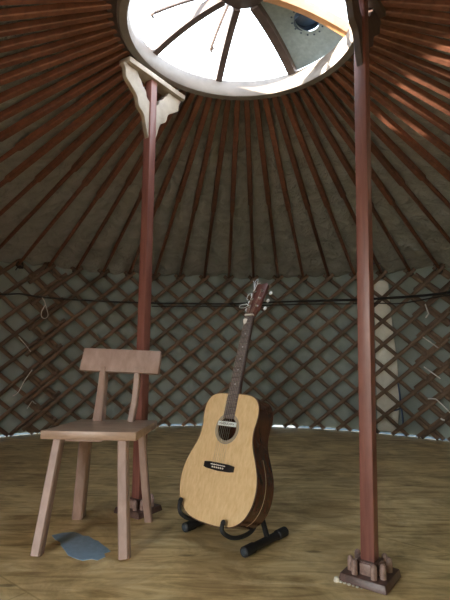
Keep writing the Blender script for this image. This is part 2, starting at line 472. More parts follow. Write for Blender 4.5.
for k, a, side, p in named:
    if side == 'foot':
        if k <= 4: lab = f'dim roof pole with foot in view, {ORD[4 - k]} to the left of the left post'
        elif k <= 13: lab = f'reddish roof pole with foot in view, {ORD[k - 5]} to the right of the left post'
        else: lab = f'brown roof pole with foot in view, {ORD[k - 14]} to the right of the right post'
    else:
        i = [x[0] for x in lst[side]].index(k) if side != 'near' else 0
        if side == 'left': lab = f'dark roof pole running out past the left edge, {ORD[i]} counting up from the wall'
        elif side == 'near': lab = 'roof pole overhead on the doorway side, above and behind the viewer'
        elif side == 'right': lab = f'warm lit roof pole running out past the right edge, {ORD[i]} counting up from the wall'
        else: lab = f'roof pole running out past the top edge, {ORD[i]} from the left'
    e = thing('roof_pole', cyl(R1, a, Z1), lab, 'pole', 'roof poles' if side != 'near' else 'roof poles over the doorway side')
    e.rotation_euler = (0, 0, a)
    sh = bpy.data.objects.new('shaft', random.choice(protos)); COL.objects.link(sh); sh.parent = e
    if side == 'foot':
        lo = bpy.data.objects.new('foot_loop', loop_me); COL.objects.link(lo); lo.parent = e
        lo.scale = (1, random.choice((-1, 1)), 1)

# ------------------------------------------------------------------ crown ring
crown = thing('crown_ring', (CX, CY, 2.31), 'round pale wooden crown ring with curved spokes at the top of the roof', 'roof ring')
m = MB()
KR = 1.051
def S(z): return 0.8 + (z - 0.8) * KR
prof = [(0.508, 2.262), (0.518, 2.243), (0.552, 2.238), (0.563, 2.25), (0.563, 2.325), (0.555, 2.337), (0.522, 2.337), (0.510, 2.325), (0.511, 2.286)]
m.sweep([[cyl(r * KR, i * 2 * PI / 96, S(z)) for r, z in prof] for i in range(96)], closed=True)
m.build('rim', M['rim'], crown, angle=50)
m = MB()
m.sweep([[cyl(r * KR, i * 2 * PI / 96, S(z)) for r, z in ((0.5635, 2.268), (0.606, 2.272), (0.606, 2.335), (0.5635, 2.335))] for i in range(96)], closed=True)
o = m.build('outer_flange', M['spoke'], crown); o['label'] = 'dark outer flange that takes the pole tips'
def dome(r): return S(2.34 + 0.135 * (1 - (r / KR / 0.53) ** 2))
m = MB()
m.sweep([[cyl(r, i * 2 * PI / 32, S(z)) for r, z in ((0.0, 2.455), (0.11, 2.455), (0.125, 2.468), (0.125, 2.515), (0.11, 2.525), (0.0, 2.525))] for i in range(32)], closed=True)
m.build('hub', M['spoke'], crown)
SPK = [10.7, 55.6, 102.9, 149.6, 194, 239, 284, 328]
for i, d in enumerate(SPK):
    a = R_(d); rad = Vector((math.cos(a), math.sin(a), 0)); tan = Vector((-math.sin(a), math.cos(a), 0))
    rings = []
    w = 0.019 if i != 1 else 0.023
    for q in range(13):
        r = 0.11 + (0.562 - 0.11) * q / 12
        c = cyl(r, a, dome(r)); sl = Vector((rad.x, rad.y, -0.27 * r / 0.28)).normalized(); up = tan.cross(sl) * -1
        if up.z < 0: up = -up
        rings.append([c + tan * x * w + up * y for x, y in ((-1, -0.03), (1, -0.03), (1, 0.025), (-1, 0.025))])
    m = MB(); m.sweep(rings)
    o = m.build('spoke', M['spoke_sunlit'] if i == 0 else M['spoke'], crown, bevel=0.003)
    if i == 0: o['label'] = 'spoke with painted-in sunlit orange beside the metal chimney plate'
def dome_patch(m, aa, ab, ra, rb, off, th, na=10, nr=6):
    for e in (0, 1):
        k = len(m.v)
        for i in range(na + 1):
            for j in range(nr + 1):
                a = aa + (ab - aa) * i / na; r = ra + (rb - ra) * j / nr
                m.v.append(cyl(r, a, dome(r) + off + e * th))
        for i in range(na):
            for j in range(nr):
                p = k + i * (nr + 1) + j
                m.f.append((p, p + 1, p + nr + 2, p + nr + 1))
    n1 = (na + 1) * (nr + 1)
    edge = [j for j in range(nr + 1)] + [i * (nr + 1) + nr for i in range(1, na + 1)] + [na * (nr + 1) + j for j in range(nr - 1, -1, -1)] + [i * (nr + 1) for i in range(na - 1, 0, -1)]
    k = len(m.v) - 2 * n1
    for q in range(len(edge)):
        p, w = edge[q], edge[(q + 1) % len(edge)]
        m.f.append((k + p, k + w, k + n1 + w, k + n1 + p))
for i in range(8):
    if i == 0: continue
    aa, ab = R_(SPK[i]), R_(SPK[(i + 1) % 8] + (360 if i == 7 else 0))
    m = MB(); dome_patch(m, aa, ab, 0.12, 0.562, 0.026, 0.004)
    m.build('glass_pane', M['glass'], crown, angle=180)
# metal plate with the flue opening between the first two spokes
hr, ha, hrad = 0.372, R_(24), 0.062
hc = cyl(hr, ha, 0)
aa, ab = R_(SPK[0]), R_(SPK[1])
out = []
for q in range(12): out.append((0.12, aa + (ab - aa) * q / 12))
for q in range(12): out.append((0.12 + (0.562 - 0.12) * q / 12, ab))
for q in range(12): out.append((0.562, ab + (aa - ab) * q / 12))
for q in range(12): out.append((0.562 + (0.12 - 0.562) * q / 12, aa))
outp = [cyl(r, a, 0) for r, a in out]
outp.sort(key=lambda p: math.atan2(p.y - hc.y, p.x - hc.x))
m = MB(); n_ = len(outp)
def dz_(p): return dome(math.hypot(p.x - CX, p.y - CY))
for e in (0, 0.004):
    for s_ in range(5):
        for p in outp:
            ang = math.atan2(p.y - hc.y, p.x - hc.x)
            h = hc + Vector((math.cos(ang), math.sin(ang), 0)) * hrad
            v = h.lerp(p, s_ / 4)
            m.v.append(Vector((v.x, v.y, dz_(v) + 0.012 + e)))
for e in range(2):
    for s_ in range(4):
        for q in range(n_):
            w = (q + 1) % n_; b = e * 5 * n_
            m.f.append((b + s_ * n_ + q, b + s_ * n_ + w, b + (s_ + 1) * n_ + w, b + (s_ + 1) * n_ + q))
for s_ in (0, 4):
    for q in range(n_):
        w = (q + 1) % n_
        m.f.append((s_ * n_ + q, s_ * n_ + w, 5 * n_ + s_ * n_ + w, 5 * n_ + s_ * n_ + q))
plate = m.build('chimney_plate', M['plate'], crown)
plate['label'] = 'grey metal plate with a round chimney opening'
for q in range(14):
    m = MB(); a = q * 2 * PI / 14; p = hc + Vector((math.cos(a), math.sin(a), 0)) * (hrad + 0.018)
    m.ball((p.x, p.y, dz_(p) + 0.010), 0.0055, (1, 1, 0.7), 8, 4)
    m.build('rivet', M['hole'], plate)
m = MB()
zc_ = dz_(hc)
m.sweep([[(hc.x + math.cos(q * 2 * PI / 28) * r, hc.y + math.sin(q * 2 * PI / 28) * r, z) for r, z in ((hrad + 0.002, zc_ + 0.005), (hrad + 0.006, zc_ + 0.005), (hrad + 0.006, zc_ + 0.036), (0, zc_ + 0.042), (0, zc_ + 0.034), (hrad + 0.002, zc_ + 0.030))] for q in range(28)], closed=True)
lid = m.build('flue_lid', M['hole'], plate); lid['label'] = 'dark blue round lid over the chimney opening'

# cords lying over the crown glass
for (aa, ra, ab, rb, lab) in ((168, 0.47, 150, 0.14, 'thin rope lying over the crown glass, nearer the left post'), (113, 0.43, 118, 0.12, 'thin rope lying over the crown glass beside the widest dark spoke')):
    m = MB(); pts = []
    for q in range(9):
        t = q / 8; p0 = cyl(ra, R_(aa), 0); p1 = cyl(rb, R_(ab), 0); p = p0.lerp(p1, t); p.z = dz_(p) + 0.036; pts.append(p)
    m.tube(pts, 0.009, 6)
    m.tube([pts[0] + Vector((0.02, -0.012, 0)), pts[0], pts[0] + Vector((0.006, 0.022, 0))], 0.008, 6)
    tag(m.build('crown_rope', M['spoke'], origin=pts[0]), lab, 'rope', 'ropes over the crown')

# ------------------------------------------------------------------ support posts
def post(base, lean, wood_, label):
    base = Vector(base); rad = Vector((base.x - CX, base.y - CY, 0)).normalized(); tan = Vector((-rad.y, rad.x, 0))
    R3 = Matrix((tan, rad, Vector((0, 0, 1)))).transposed()
    t = thing('support_post', base, label, 'post', 'posts under the crown ring')
    top = 2.268
    def B(m, x, y, z, sx, sy, sz): m.box(base + Vector((lean * z / top, 0, 0)) + tan * x + rad * y + Vector((0, 0, z)), (sx, sy, sz), R3)
    m = MB()
    a = [base + tan * x + rad * y + Vector((0, 0, 0.03)) for x, y in ((-.025, -.025), (.025, -.025), (.025, .025), (-.025, .025))]
    b = [base + tan * x + rad * y + Vector((0, 0, top)) + Vector((lean, 0, 0)) for x, y in ((-.0235, -.0235), (.0235, -.0235), (.0235, .0235), (-.0235, .0235))]
    m.hexa(a, b); m.build('shaft', M['post'], t, bevel=0.004)
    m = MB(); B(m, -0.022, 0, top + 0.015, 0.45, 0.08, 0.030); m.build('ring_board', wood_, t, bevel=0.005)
    outer = catmull([(0.024, 1.925, 0), (0.05, 1.975, 0), (0.07, 2.02, 0), (0.115, 2.045, 0), (0.135, 2.085, 0), (0.18, 2.11, 0), (0.225, 2.135, 0), (0.232, 2.165, 0), (0.25, 2.191, 0)], 4)
    inner = catmull([(0.135, 2.191, 0), (0.118, 2.168, 0), (0.108, 2.165, 0), (0.085, 2.14, 0), (0.06, 2.128, 0), (0.05, 2.105, 0), (0.024, 2.09, 0)], 4)
    poly = [(v.x, 1.93 + (v.y - 1.925) * 1.27) for v in outer] + [(v.x, 1.93 + (v.y - 1.925) * 1.27) for v in inner]
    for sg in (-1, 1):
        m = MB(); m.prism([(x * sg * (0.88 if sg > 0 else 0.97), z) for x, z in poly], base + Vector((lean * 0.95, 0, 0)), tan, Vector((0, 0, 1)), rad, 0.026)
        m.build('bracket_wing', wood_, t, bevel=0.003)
    m = MB()
    a = [base + tan * x + rad * y for x, y in ((-.086, -.086), (.086, -.086), (.086, .086), (-.086, .086))]
    b = [base + tan * x + rad * y + Vector((0, 0, 0.028)) for x, y in ((-.08, -.08), (.08, -.08), (.08, .08), (-.08, .08))]
    m.hexa(a, b); m.build('base_plate', M['base'], t, bevel=0.005)
    m = MB(); B(m, 0, 0, 0.048, 0.074, 0.074, 0.042); m.build('socket_block', M['base'], t, bevel=0.006)
    for sg in (-1, 1):
        m = MB(); B(m, sg * 0.038, 0, 0.046, 0.022, 0.042, 0.04); m.build('wedge', M['peg'], t, bevel=0.005)
        m = MB(); B(m, 0, sg * 0.038, 0.046, 0.042, 0.022, 0.04); m.build('wedge', M['peg'], t, bevel=0.005)
    for px, py in ((-.058, -.034), (-.058, .034), (.058, -.034), (.058, .034), (-.034, -.058), (.034, -.058), (-.034, .058), (.034, .058)):
        m = MB(); c = base + tan * px + rad * py
        m.tube([c + Vector((0, 0, z)) for z in (0.024, 0.064, 0.072, 0.077)], [0.0115, 0.0115, 0.009, 0.003], 10)
        m.build('peg', M['peg'], t)
    return t, tan, rad
pr_, tan_r, rad_r = post((0.529, 1.765, 0), 0.010, M['bracket_shade'], 'nearer reddish square post to the right of the guitar, standing on a pegged plinth')
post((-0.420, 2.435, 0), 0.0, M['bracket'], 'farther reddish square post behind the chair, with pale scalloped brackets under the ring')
m = MB()
c0 = Vector((0.529, 1.765, 0))
for q in range(7):
    x = -0.088 + random.uniform(-0.006, 0.002); y = -0.085 + 0.135 * q / 6
    p = c0 - tan_r * 0.088 + rad_r * (y) if False else c0 + tan_r * (-0.090 if True else 0) + rad_r * (-0.088 + 0.09 * q / 6)
    m.ball(p + Vector((0, 0, 0.002)), (0.009, 0.006, 0.005, 0.006, 0.004, 0.005, 0.003)[q], (1.2, 1.2, 0.5 if q else 1.7), 8, 5)
s_ = m.build('sealant_smear', M['sealant'], pr_); s_['label'] = 'pale crumbling sealant along the plinth edge'

# ------------------------------------------------------------------ chair
ch = thing('chair', (-0.54, 2.11, 0), 'pinkish bare wooden chair with splayed legs standing left of the guitar', 'chair')
SEAT = [(-0.757, 1.982), (-0.357, 1.962), (-0.318, 2.305), (-0.690, 2.310)]
m = MB(); m.hexa([(x, y, 0.430) for x, y in SEAT], [(x, y, 0.466) for x, y in SEAT]); m.build('seat', M['seat'], ch, bevel=0.006)
def bar(m, p0, p1, w0, d0, w1, d1, dirx, mid=None):
    p0, p1 = Vector(p0), Vector(p1); ax = (p1 - p0).normalized(); dx = Vector(dirx); dx = (dx - ax * dx.dot(ax)).normalized(); dy = ax.cross(dx)
    n = 6; rings = []
    for i in range(n + 1):
        t = i / n; p = p0.lerp(p1, t)
        if mid: p = p + Vector(mid) * math.sin(PI * t)
        w = w0 + (w1 - w0) * t; d = d0 + (d1 - d0) * t
        rings.append([p + dx * x * w / 2 + dy * y * d / 2 for x, y in ((-1, -.7), (-.7, -1), (.7, -1), (1, -.7), (1, .7), (.7, 1), (-.7, 1), (-1, .7))])
    m.sweep(rings)
for top_, foot, w, d in (((-0.692, 2.03, 0.433), (-0.722, 1.925, 0), 0.038, 0.056), ((-0.420, 2.02, 0.433), (-0.375, 1.905, 0), 0.041, 0.058),
                         ((-0.628, 2.20, 0.433), (-0.690, 2.345, 0), 0.050, 0.066), ((-0.378, 2.22, 0.433), (-0.347, 2.305, 0), 0.034, 0.036)):
    m = MB(); bar(m, foot, top_, w * 1.04, d * 1.04, w, d, (1, 0, 0), (random.uniform(-.004, .004), 0.004, 0)); m.build('leg', M['chair'], ch, angle=25)
m = MB(); m.box((-0.585, 2.035, 0.424), (0.155, 0.05, 0.014), Matrix.Rotation(R_(-3), 3, 'Z')); m.build('batten', M['chair'], ch, bevel=0.002)
m = MB(); bar(m, (-0.592, 2.272, 0.462), (-0.588, 2.318, 0.715), 0.048, 0.050, 0.030, 0.036, (1, -0.35, 0), (0, 0.006, 0)); m.build('upright', M['chair'], ch, angle=25)
m = MB(); bar(m, (-0.438, 2.262, 0.462), (-0.424, 2.316, 0.715), 0.030, 0.038, 0.028, 0.032, (1, -0.1, 0), (0.006, 0.006, 0)); m.build('upright', M['chair'], ch, angle=25)
m = MB()
f = [(-0.706, 2.302, 0.701), (-0.319, 2.288, 0.688), (-0.313, 2.330, 0.797), (-0.698, 2.344, 0.810)]
m.hexa(f, [(x + 0.004, y + 0.026, z - 0.009) for x, y, z in f]); m.build('backrest', M['chair'], ch, bevel=0.005)

# ------------------------------------------------------------------ guitar
GX, GY, GZ, GTH, GPH, GSC, GRO = -0.0589, 2.004, 0.1004, -0.7249, 0.3158, 1.06, -0.0153
def G(v):
    v = Vector(v) * GSC
    a = v.x * math.cos(GRO) + v.z * math.sin(GRO); Z = -v.x * math.sin(GRO) + v.z * math.cos(GRO)
    b = v.y * math.cos(GPH) + Z * math.sin(GPH); c = -v.y * math.sin(GPH) + Z * math.cos(GPH)
    return Vector((GX + a * math.cos(GTH) - b * math.sin(GTH), GY + a * math.sin(GTH) + b * math.cos(GTH), GZ + c))
gt = thing('guitar', G((0, 0.05, 0)), 'acoustic guitar with a pale spruce top and dark sides, leaning in the black stand', 'guitar')
half = [(0.0, 0.0), (0.06, 0.002), (0.118, 0.014), (0.163, 0.045), (0.19, 0.092), (0.199, 0.145), (0.193, 0.195), (0.174, 0.245), (0.152, 0.29), (0.141, 0.325), (0.139, 0.36), (0.1445, 0.395), (0.147, 0.425), (0.141, 0.458), (0.122, 0.484), (0.09, 0.497), (0.045, 0.5), (0.0, 0.5)]
hp = [(v.x, v.y) for v in catmull([(x, z, 0) for x, z in half], 5)]
hp = [(x, z * 1.022 - 0.004) for x, z in hp]
OUTL = hp + [(-x, z) for x, z in hp[::-1][1:-1]]
SH = (0.0, 0.361); SR = 0.0485
def face_ring(m, outer, c, r, y, n_in=5):
    n = len(outer)
    k = len(m.v)
    for s in range(n_in):
        for x, z in outer:
            an = math.atan2(z - c[1], x - c[0]); hx, hz = c[0] + r * math.cos(an), c[1] + r * math.sin(an)
            t = s / (n_in - 1); m.v.append(Vector((hx + (x - hx) * t, y, hz + (z - hz) * t)))
    for s in range(n_in - 1):
        for q in range(n):
            w = (q + 1) % n; m.f.append((k + s * n + q, k + s * n + w, k + (s + 1) * n + w, k + (s + 1) * n + q))
    return k, n, n_in
m = MB()
k1 = face_ring(m, OUTL, SH, SR, 0.0); k2 = face_ring(m, OUTL, SH, SR, 0.003)
n = len(OUTL)
for s in (0, 4):
    for q in range(n):
        w = (q + 1) % n; m.f.append((s * n + q, s * n + w, 5 * n + s * n + w, 5 * n + s * n + q))
sb = m.build('soundboard', M['spruce'], gt, tf=G, angle=40)
def depth(z): return 0.122 - 0.022 * z / 0.5
m = MB()
k = len(OUTL)
for x, z in OUTL: m.v.append(Vector((x * 0.999, 0.0025, z)))
for x, z in OUTL: m.v.append(Vector((x * 0.999, depth(z), z)))
for x, z in OUTL: m.v.append(Vector((x * 0.975, 0.0035, z * 0.98 + 0.005)))
for x, z in OUTL: m.v.append(Vector((x * 0.975, depth(z), z * 0.98 + 0.005)))
for q in range(k):
    w = (q + 1) % k
    m.f += [(q, w, k + w, k + q), (2 * k + q, 3 * k + q, 3 * k + w, 2 * k + w), (q, 2 * k + q, 2 * k + w, w), (k + q, k + w, 3 * k + w, 3 * k + q)]
sd = m.build('sides', M['mahog'], gt, tf=G, angle=40)
m = MB()
for e, y in ((1.0, 0.0), (0.55, 0.010), (0.15, 0.014)):
    for x, z in OUTL: m.v.append(Vector((x * e, depth(z) + y, 0.25 + (z - 0.25) * e)))
m.v.append(Vector((0, depth(0.25) + 0.014, 0.25)))
for s in range(2):
    for q in range(k):
        w = (q + 1) % k; m.f.append((s * k + q, s * k + w, (s + 1) * k + w, (s + 1) * k + q))
for q in range(k): m.f.append((2 * k + q, 2 * k + (q + 1) % k, 3 * k))
m.build('back', M['mahog'], gt, tf=G, angle=40)
# thin pale line along the lower side
lw = [(x, z) for x, z in hp if 0.02 <= z <= 0.27 and x > 0.1]
m = MB(); m.tube([(x - 0.0004, depth(z) * 0.52, z) for x, z in lw], 0.0012, 5)
o = m.build('side_line', M['rosette2'], sd, tf=G); o['label'] = 'thin pale line along the dark side'
# binding edge
m = MB(); m.tube([(x * 1.001, 0.001, z) for x, z in OUTL], 0.0022, 6, True)
m.build('binding', M['neckw'], sb, tf=G)
def flat_ring(m, c, r0, r1, y, h, n=48):
    m.sweep([[(c[0] + r * math.cos(q * 2 * PI / n), yy, c[1] + r * math.sin(q * 2 * PI / n)) for r, yy in ((r0, y), (r1, y), (r1, y - h), (r0, y - h))] for q in range(n)], closed=True)
m = MB(); flat_ring(m, SH, 0.049, 0.0545, 0.0, 0.0007); flat_ring(m, SH, 0.0575, 0.0625, 0.0, 0.0007)
m.build('rosette', M['rosette'], sb, tf=G)
m = MB(); flat_ring(m, SH, 0.0545, 0.0575, 0.0, 0.0006); m.build('rosette_inlay', M['rosette2'], sb, tf=G)
# neck, fretboard, nut
m = MB()
m.sweep([[(x * w, y * d + 0.002, z) for x, y in ((-1, 0), (1, 0), (0.92, 0.45), (0.6, 0.85), (0, 1), (-0.6, 0.85), (-0.92, 0.45))] for z, w, d in ((0.5, 0.029, 0.05), (0.52, 0.028, 0.028), (0.6, 0.027, 0.022), (0.865, 0.0222, 0.02), (0.88, 0.022, 0.024))])
nk = m.build('neck', M['neckw'], gt, tf=G)
m = MB(); ZN = 0.862
m.hexa([(-0.0285, 0.002, 0.402), (0.0285, 0.002, 0.402), (0.0225, 0.002, ZN), (-0.0225, 0.002, ZN)], [(-0.0275, -0.0055, 0.402), (0.0275, -0.0055, 0.402), (0.0218, -0.0055, ZN), (-0.0218, -0.0055, ZN)])
fb = m.build('fretboard', M['ebony'], gt, tf=G, bevel=0.001)
SCL = ZN - 0.212
for q in range(1, 21):
    z = ZN - SCL * (1 - 2 ** (-q / 12))
    if z < 0.41: break
    w = 0.0218 + (0.0275 - 0.0218) * (ZN - z) / (ZN - 0.402)
    m = MB(); m.box((0, -0.006, z), (w * 2, 0.0022, 0.0022)); m.build('fret', M['chrome'], fb, tf=G)
for q in (3, 5, 7, 9, 12):
    z = ZN - SCL * (1 - 2 ** (-(q - 0.5) / 12)); m = MB(); m.tube([(0, -0.005, z), (0, -0.0062, z)], 0.0032, 10); m.build('position_dot', M['pearl'], fb, tf=G)
m = MB(); m.box((0, -0.004, ZN + 0.003), (0.045, 0.014, 0.007)); m.build('nut', M['bone'], gt, tf=G, bevel=0.001)
# headstock tilted back
def H(v):
    x, y, z = v; c, s = math.cos(R_(13)), math.sin(R_(13)); z -= ZN + 0.006; y -= 0.0
    return G((x, y * c + z * s, ZN + 0.006 - y * s + z * c))
m = MB()
poly = [(-0.0225, ZN + 0.004), (0.0225, ZN + 0.004), (0.028, ZN + 0.022), (0.033, ZN + 0.035), (0.037, ZN + 0.175), (0.028, ZN + 0.186), (0, ZN + 0.180), (-0.028, ZN + 0.186), (-0.037, ZN + 0.175), (-0.033, ZN + 0.035), (-0.028, ZN + 0.022)]
m.prism(poly, (0, 0.009, 0), (1, 0, 0), (0, 0, 1), (0, 1, 0), 0.016)
hd = m.build('headstock', M['headw'], gt, tf=H, bevel=0.002)
posts_ = []
for sx in (-1, 1):
    for q in range(3):
        z = ZN + 0.052 + q * 0.043; px = sx * 0.0215
        posts_.append((px, z))
        m = MB(); m.tube([(px, 0.002, z), (px, -0.010, z), (px, -0.012, z)], [0.0042, 0.0042, 0.0025], 10)
        m.tube([(px, 0.0015, z), (px, -0.001, z)], 0.0075, 12); m.tube([(sx * 0.030, 0.022, z), (sx * 0.048, 0.022, z)], 0.0026, 8)
        tn = m.build('tuner', M['chrome'], hd, tf=H)
        m = MB(); m.ball((sx * 0.053, 0.022, z), 0.0098, (0.9, 0.55, 1.0), 12, 7); m.build('tuner_button', M['pearl'], hd, tf=H)
# bridge
m = MB()
bp_ = [(-0.078, 0.199), (-0.06, 0.195), (0, 0.192), (0.06, 0.195), (0.078, 0.199), (0.078, 0.220), (0.05, 0.223), (-0.05, 0.223), (-0.078, 0.220)]
m.prism(bp_, (0, -0.004, 0), (1, 0, 0), (0, 0, 1), (0, 1, 0), 0.009)
br_ = m.build('bridge', M['black'], gt, tf=G, bevel=0.0015)
m = MB(); m.box((0, -0.010, 0.214), (0.074, 0.006, 0.003)); m.build('saddle', M['bone'], br_, tf=G)
for q in range(6):
    x = -0.0275 + 0.011 * q; m = MB(); m.ball((x, -0.010, 0.204), 0.0034, (1, 1, 1), 8, 5); m.build('bridge_pin', M['bone'], br_, tf=G)
order = [posts_[0], posts_[1], posts_[2], posts_[5], posts_[4], posts_[3]]
for q in range(6):
    xb = -0.0275 + 0.011 * q; xn = -0.0175 + 0.007 * q
    hx, hz = order[q]
    e = H((hx, -0.008, hz))
    m = MB(); pts = [G((xb, -0.010, 0.2045)), G((xb, -0.0135, 0.214)), G((xn, -0.0095, ZN + 0.003))]
    m.tube(pts + [e], 0.0005 if q > 2 else 0.0007, 4); m.build('string', M['wire'], gt)
# loose curled string ends at the head
def curl(c, rx, rz, turns, ph, y=-0.012, dr=0.0):
    m = MB(); m.tube([H((c[0] + (rx + dr * t) * math.cos(ph + t * 2 * PI), y - 0.006 * t, c[1] + (rz + dr * t) * math.sin(ph + t * 2 * PI))) for t in [turns * q / 22 for q in range(23)]], 0.0016, 5)
    m.build('string_end', M['pearl'], hd)
curl((-0.042, posts_[0][1] - 0.006), 0.026, 0.012, 1.15, 0.2)
curl((-0.030, posts_[1][1] + 0.004), 0.012, 0.02, 0.9, -0.8)
curl((-0.022, posts_[2][1] + 0.03), 0.008, 0.034, 0.7, -1.7)
for dx, dz in ((-0.028, 0.058), (-0.006, 0.045), (0.022, 0.040)):
    m = MB(); m.tube([H((-0.02, -0.01, posts_[2][1])), H((-0.02 + dx * 0.4, -0.018, posts_[2][1] + dz * 0.7)), H((-0.02 + dx, -0.012, posts_[2][1] + dz))], 0.0016, 5); m.build('string_end', M['pearl'], hd)
# sound-hole pickup
m = MB(); m.box((0, -0.0045, 0.3790), (0.097, 0.006, 0.018)); pk = m.build('pickup', M['white'], gt, tf=G, bevel=0.002)
m = MB(); m.box((0, 0.006, 0.3790), (0.084, 0.016, 0.013)); m.build('pickup_coil', M['black'], pk, tf=G, bevel=0.001)
for sx in (-1, 1):
    m = MB(); m.tube([(sx * 0.036, -0.0075, 0.3790), (sx * 0.036, -0.0082, 0.3790)], 0.0032, 10); m.build('pickup_screw', M['chrome'], pk, tf=G)
tcu = bpy.data.curves.new('lettering', 'FONT'); tcu.body = 'SADUCAX'; tcu.size = 0.0135; tcu.align_x = 'CENTER'; tcu.align_y = 'CENTER'; tcu.extrude = 0.0002
tob = bpy.data.objects.new('lettering_source', tcu); COL.objects.link(tob)
dg = bpy.context.evaluated_depsgraph_get(); tm = tob.evaluated_get(dg).to_mesh()
m = MB(); m.add([(v.co.x, -0.0078 - v.co.z, 0.3790 + v.co.y) for v in tm.vertices], [tuple(p.vertices) for p in tm.polygons])
tob.evaluated_get(dg).to_mesh_clear(); bpy.data.objects.remove(tob)
m.build('lettering', M['ink'], pk, tf=G, smooth=False)

# plectrum tucked under the strings by the nut
m = MB(); m.prism([(-0.012, 0.010), (0, 0.0135), (0.012, 0.010), (0.009, -0.006), (0, -0.0145), (-0.009, -0.006)], (-0.010, -0.0125, ZN - 0.030), (1, 0, 0), (0, 0, 1), (0, 1, 0), 0.0014)
tag(m.build('plectrum', M['bone'], tf=G, bevel=0.0004), 'cream plectrum tucked under the guitar strings below the nut', 'plectrum')

# ------------------------------------------------------------------ guitar stand
FW = Vector((-0.67, -0.74, 0)); RT = Vector((0.74, -0.67, 0))
st = thing('guitar_stand', (0.02, 2.13, 0), 'black padded folding stand cradling the guitar on two hooks', 'guitar stand')
def foot(front, back):
    front, back = Vector(front), Vector(back); d = (back - front).normalized(); L_ = (back - front).length
    m = MB(); m.tube([front, back], 0.0165, 12); ft = m.build('foot_tube', M['foam'], st)
    for p, s in ((front, 1), (back, -1)):
        m = MB(); m.tube([p - d * s * 0.012, p - d * s * 0.009, p + d * s * 0.05, p + d * s * 0.053], [0.0165, 0.0205, 0.0205, 0.0165], 14); m.build('foot_cap', M['foam'], ft)
        m = MB(); m.tube([p - d * s * 0.015, p - d * s * 0.011], [0.010, 0.015], 14); m.build('cap_end', M['capr'], ft)
    return d, L_
fr0, fr1 = (0.092, 1.930, 0.021), (0.268, 2.135, 0.021)
fl0, fl1 = (-0.160, 2.178, 0.021), (0.016, 2.385, 0.021)
foot(fr0, fr1); foot(fl0, fl1)
pr0 = Vector(fr0).lerp(Vector(fr1), 0.56); pl0 = Vector(fl0).lerp(Vector(fl1), 0.56)
def upright(p, path):
    """tube from the foot up to the elbow behind the body, then the hook under the body to its front"""
    pts = catmull([G(q) for q in path], 6); elbow = pts[0]
    m = MB(); m.tube([p, elbow.lerp(p, 0.4), elbow], 0.0115, 10); m.build('upright', M['blackm'], st)
    m = MB(); m.tube(pts, 0.0088, 10); hk = m.build('hook', M['foam'], st)
    m = MB(); m.tube([pts[-4], pts[-1], pts[-1] + (pts[-1] - pts[-2]).normalized() * 0.006], [0.0102, 0.0102, 0.006], 10); m.build('hook_tip', M['blackm'], hk)
    return elbow
e1 = upright(pr0, [(0.118, 0.165, 0.075), (0.118, 0.135, 0.012), (0.114, 0.08, -0.018), (0.108, 0.02, -0.026), (0.100, -0.024, -0.012), (0.094, -0.028, 0.006), (0.091, -0.020, 0.022)])
e2 = upright(pl0, [(-0.118, 0.165, 0.075), (-0.118, 0.135, 0.012), (-0.122, 0.07, -0.006), (-0.128, 0.02, -0.008), (-0.138, -0.016, 0.006), (-0.147, -0.024, 0.032), (-0.151, -0.019, 0.056)])
m = MB(); m.tube([e1, e1.lerp(e2, 0.5), e2], 0.0075, 8); m.build('crossbar', M['blackm'], st)

# ------------------------------------------------------------------ small things
m = MB()
tp = [(-0.735, 2.118), (-0.70, 2.147), (-0.655, 2.158), (-0.628, 2.145), (-0.60, 2.118), (-0.575, 2.115), (-0.54, 2.075), (-0.52, 2.065), (-0.50, 2.035), (-0.465, 1.995), (-0.445, 1.965), (-0.465, 1.945), (-0.452, 1.915), (-0.475, 1.885), (-0.50, 1.895), (-0.53, 1.880), (-0.575, 1.905), (-0.60, 1.925), (-0.625, 1.965), (-0.66, 2.015), (-0.675, 2.05), (-0.705, 2.075)]
m.prism(tp, (0, 0, 0.0012), (1, 0, 0), (0, 1, 0), (0, 0, 1), 0.0016)
tag(m.build('tape_patch', M['tape'], smooth=False), 'ragged blue tape patch on the floor under the chair', 'tape')

def ang(a): return R_(90.66 + (a - 90.54) * 1.0227)
def cyl_path(lst, r): return [cyl(r, ang(a), z + 0.006) for a, z in lst]
def wobble(pts, s, seed):
    return [p + Vector((noise.noise(p * 4 + Vector((seed, 0, 0))), noise.noise(p * 4 + Vector((0, seed, 0))), noise.noise(p * 4 + Vector((0, 0, seed))))) * s for p in pts]
main = [(160, 1.29), (140, 1.285), (133.8, 1.283), (130.5, 1.303), (126.2, 1.288), (116, 1.29), (106.4, 1.296), (95.2, 1.308), (90.5, 1.313), (82, 1.33), (75.9, 1.338), (67.1, 1.34), (62, 1.341), (55, 1.346), (48.4, 1.358), (40, 1.37), (25, 1.36)]
m = MB(); m.tube(catmull(cyl_path(main, 2.99), 6), [0.008 if q < 60 else 0.012 for q in range(16 * 6 + 1)], 7)
tag(m.build('lashing_rope', M['cord']), 'thick black rope running around the lattice wall behind the guitar', 'rope')
sec = [(106, 1.262), (98, 1.276), (90.5, 1.284), (83, 1.296), (75.9, 1.306), (66, 1.300), (62, 1.299), (58, 1.285), (55.2, 1.293), (48.4, 1.338), (40, 1.34)]
m = MB(); m.tube(catmull(cyl_path(sec, 2.995), 6), 0.0055, 6)
tag(m.build('thin_rope', M['cord']), 'thin dark rope hanging just below the thick black rope on the lattice', 'rope')
def twine(lst, r, lab, rad=0.0045, cat='string tie', name='string_tie', group='string ties on the lattice'):
    m = MB(); m.tube(catmull(cyl_path(lst, r), 5), rad, 6)
    tag(m.build(name, M['twine'], origin=cyl(r, ang(lst[0][0]), lst[0][1])), lab, cat, group)
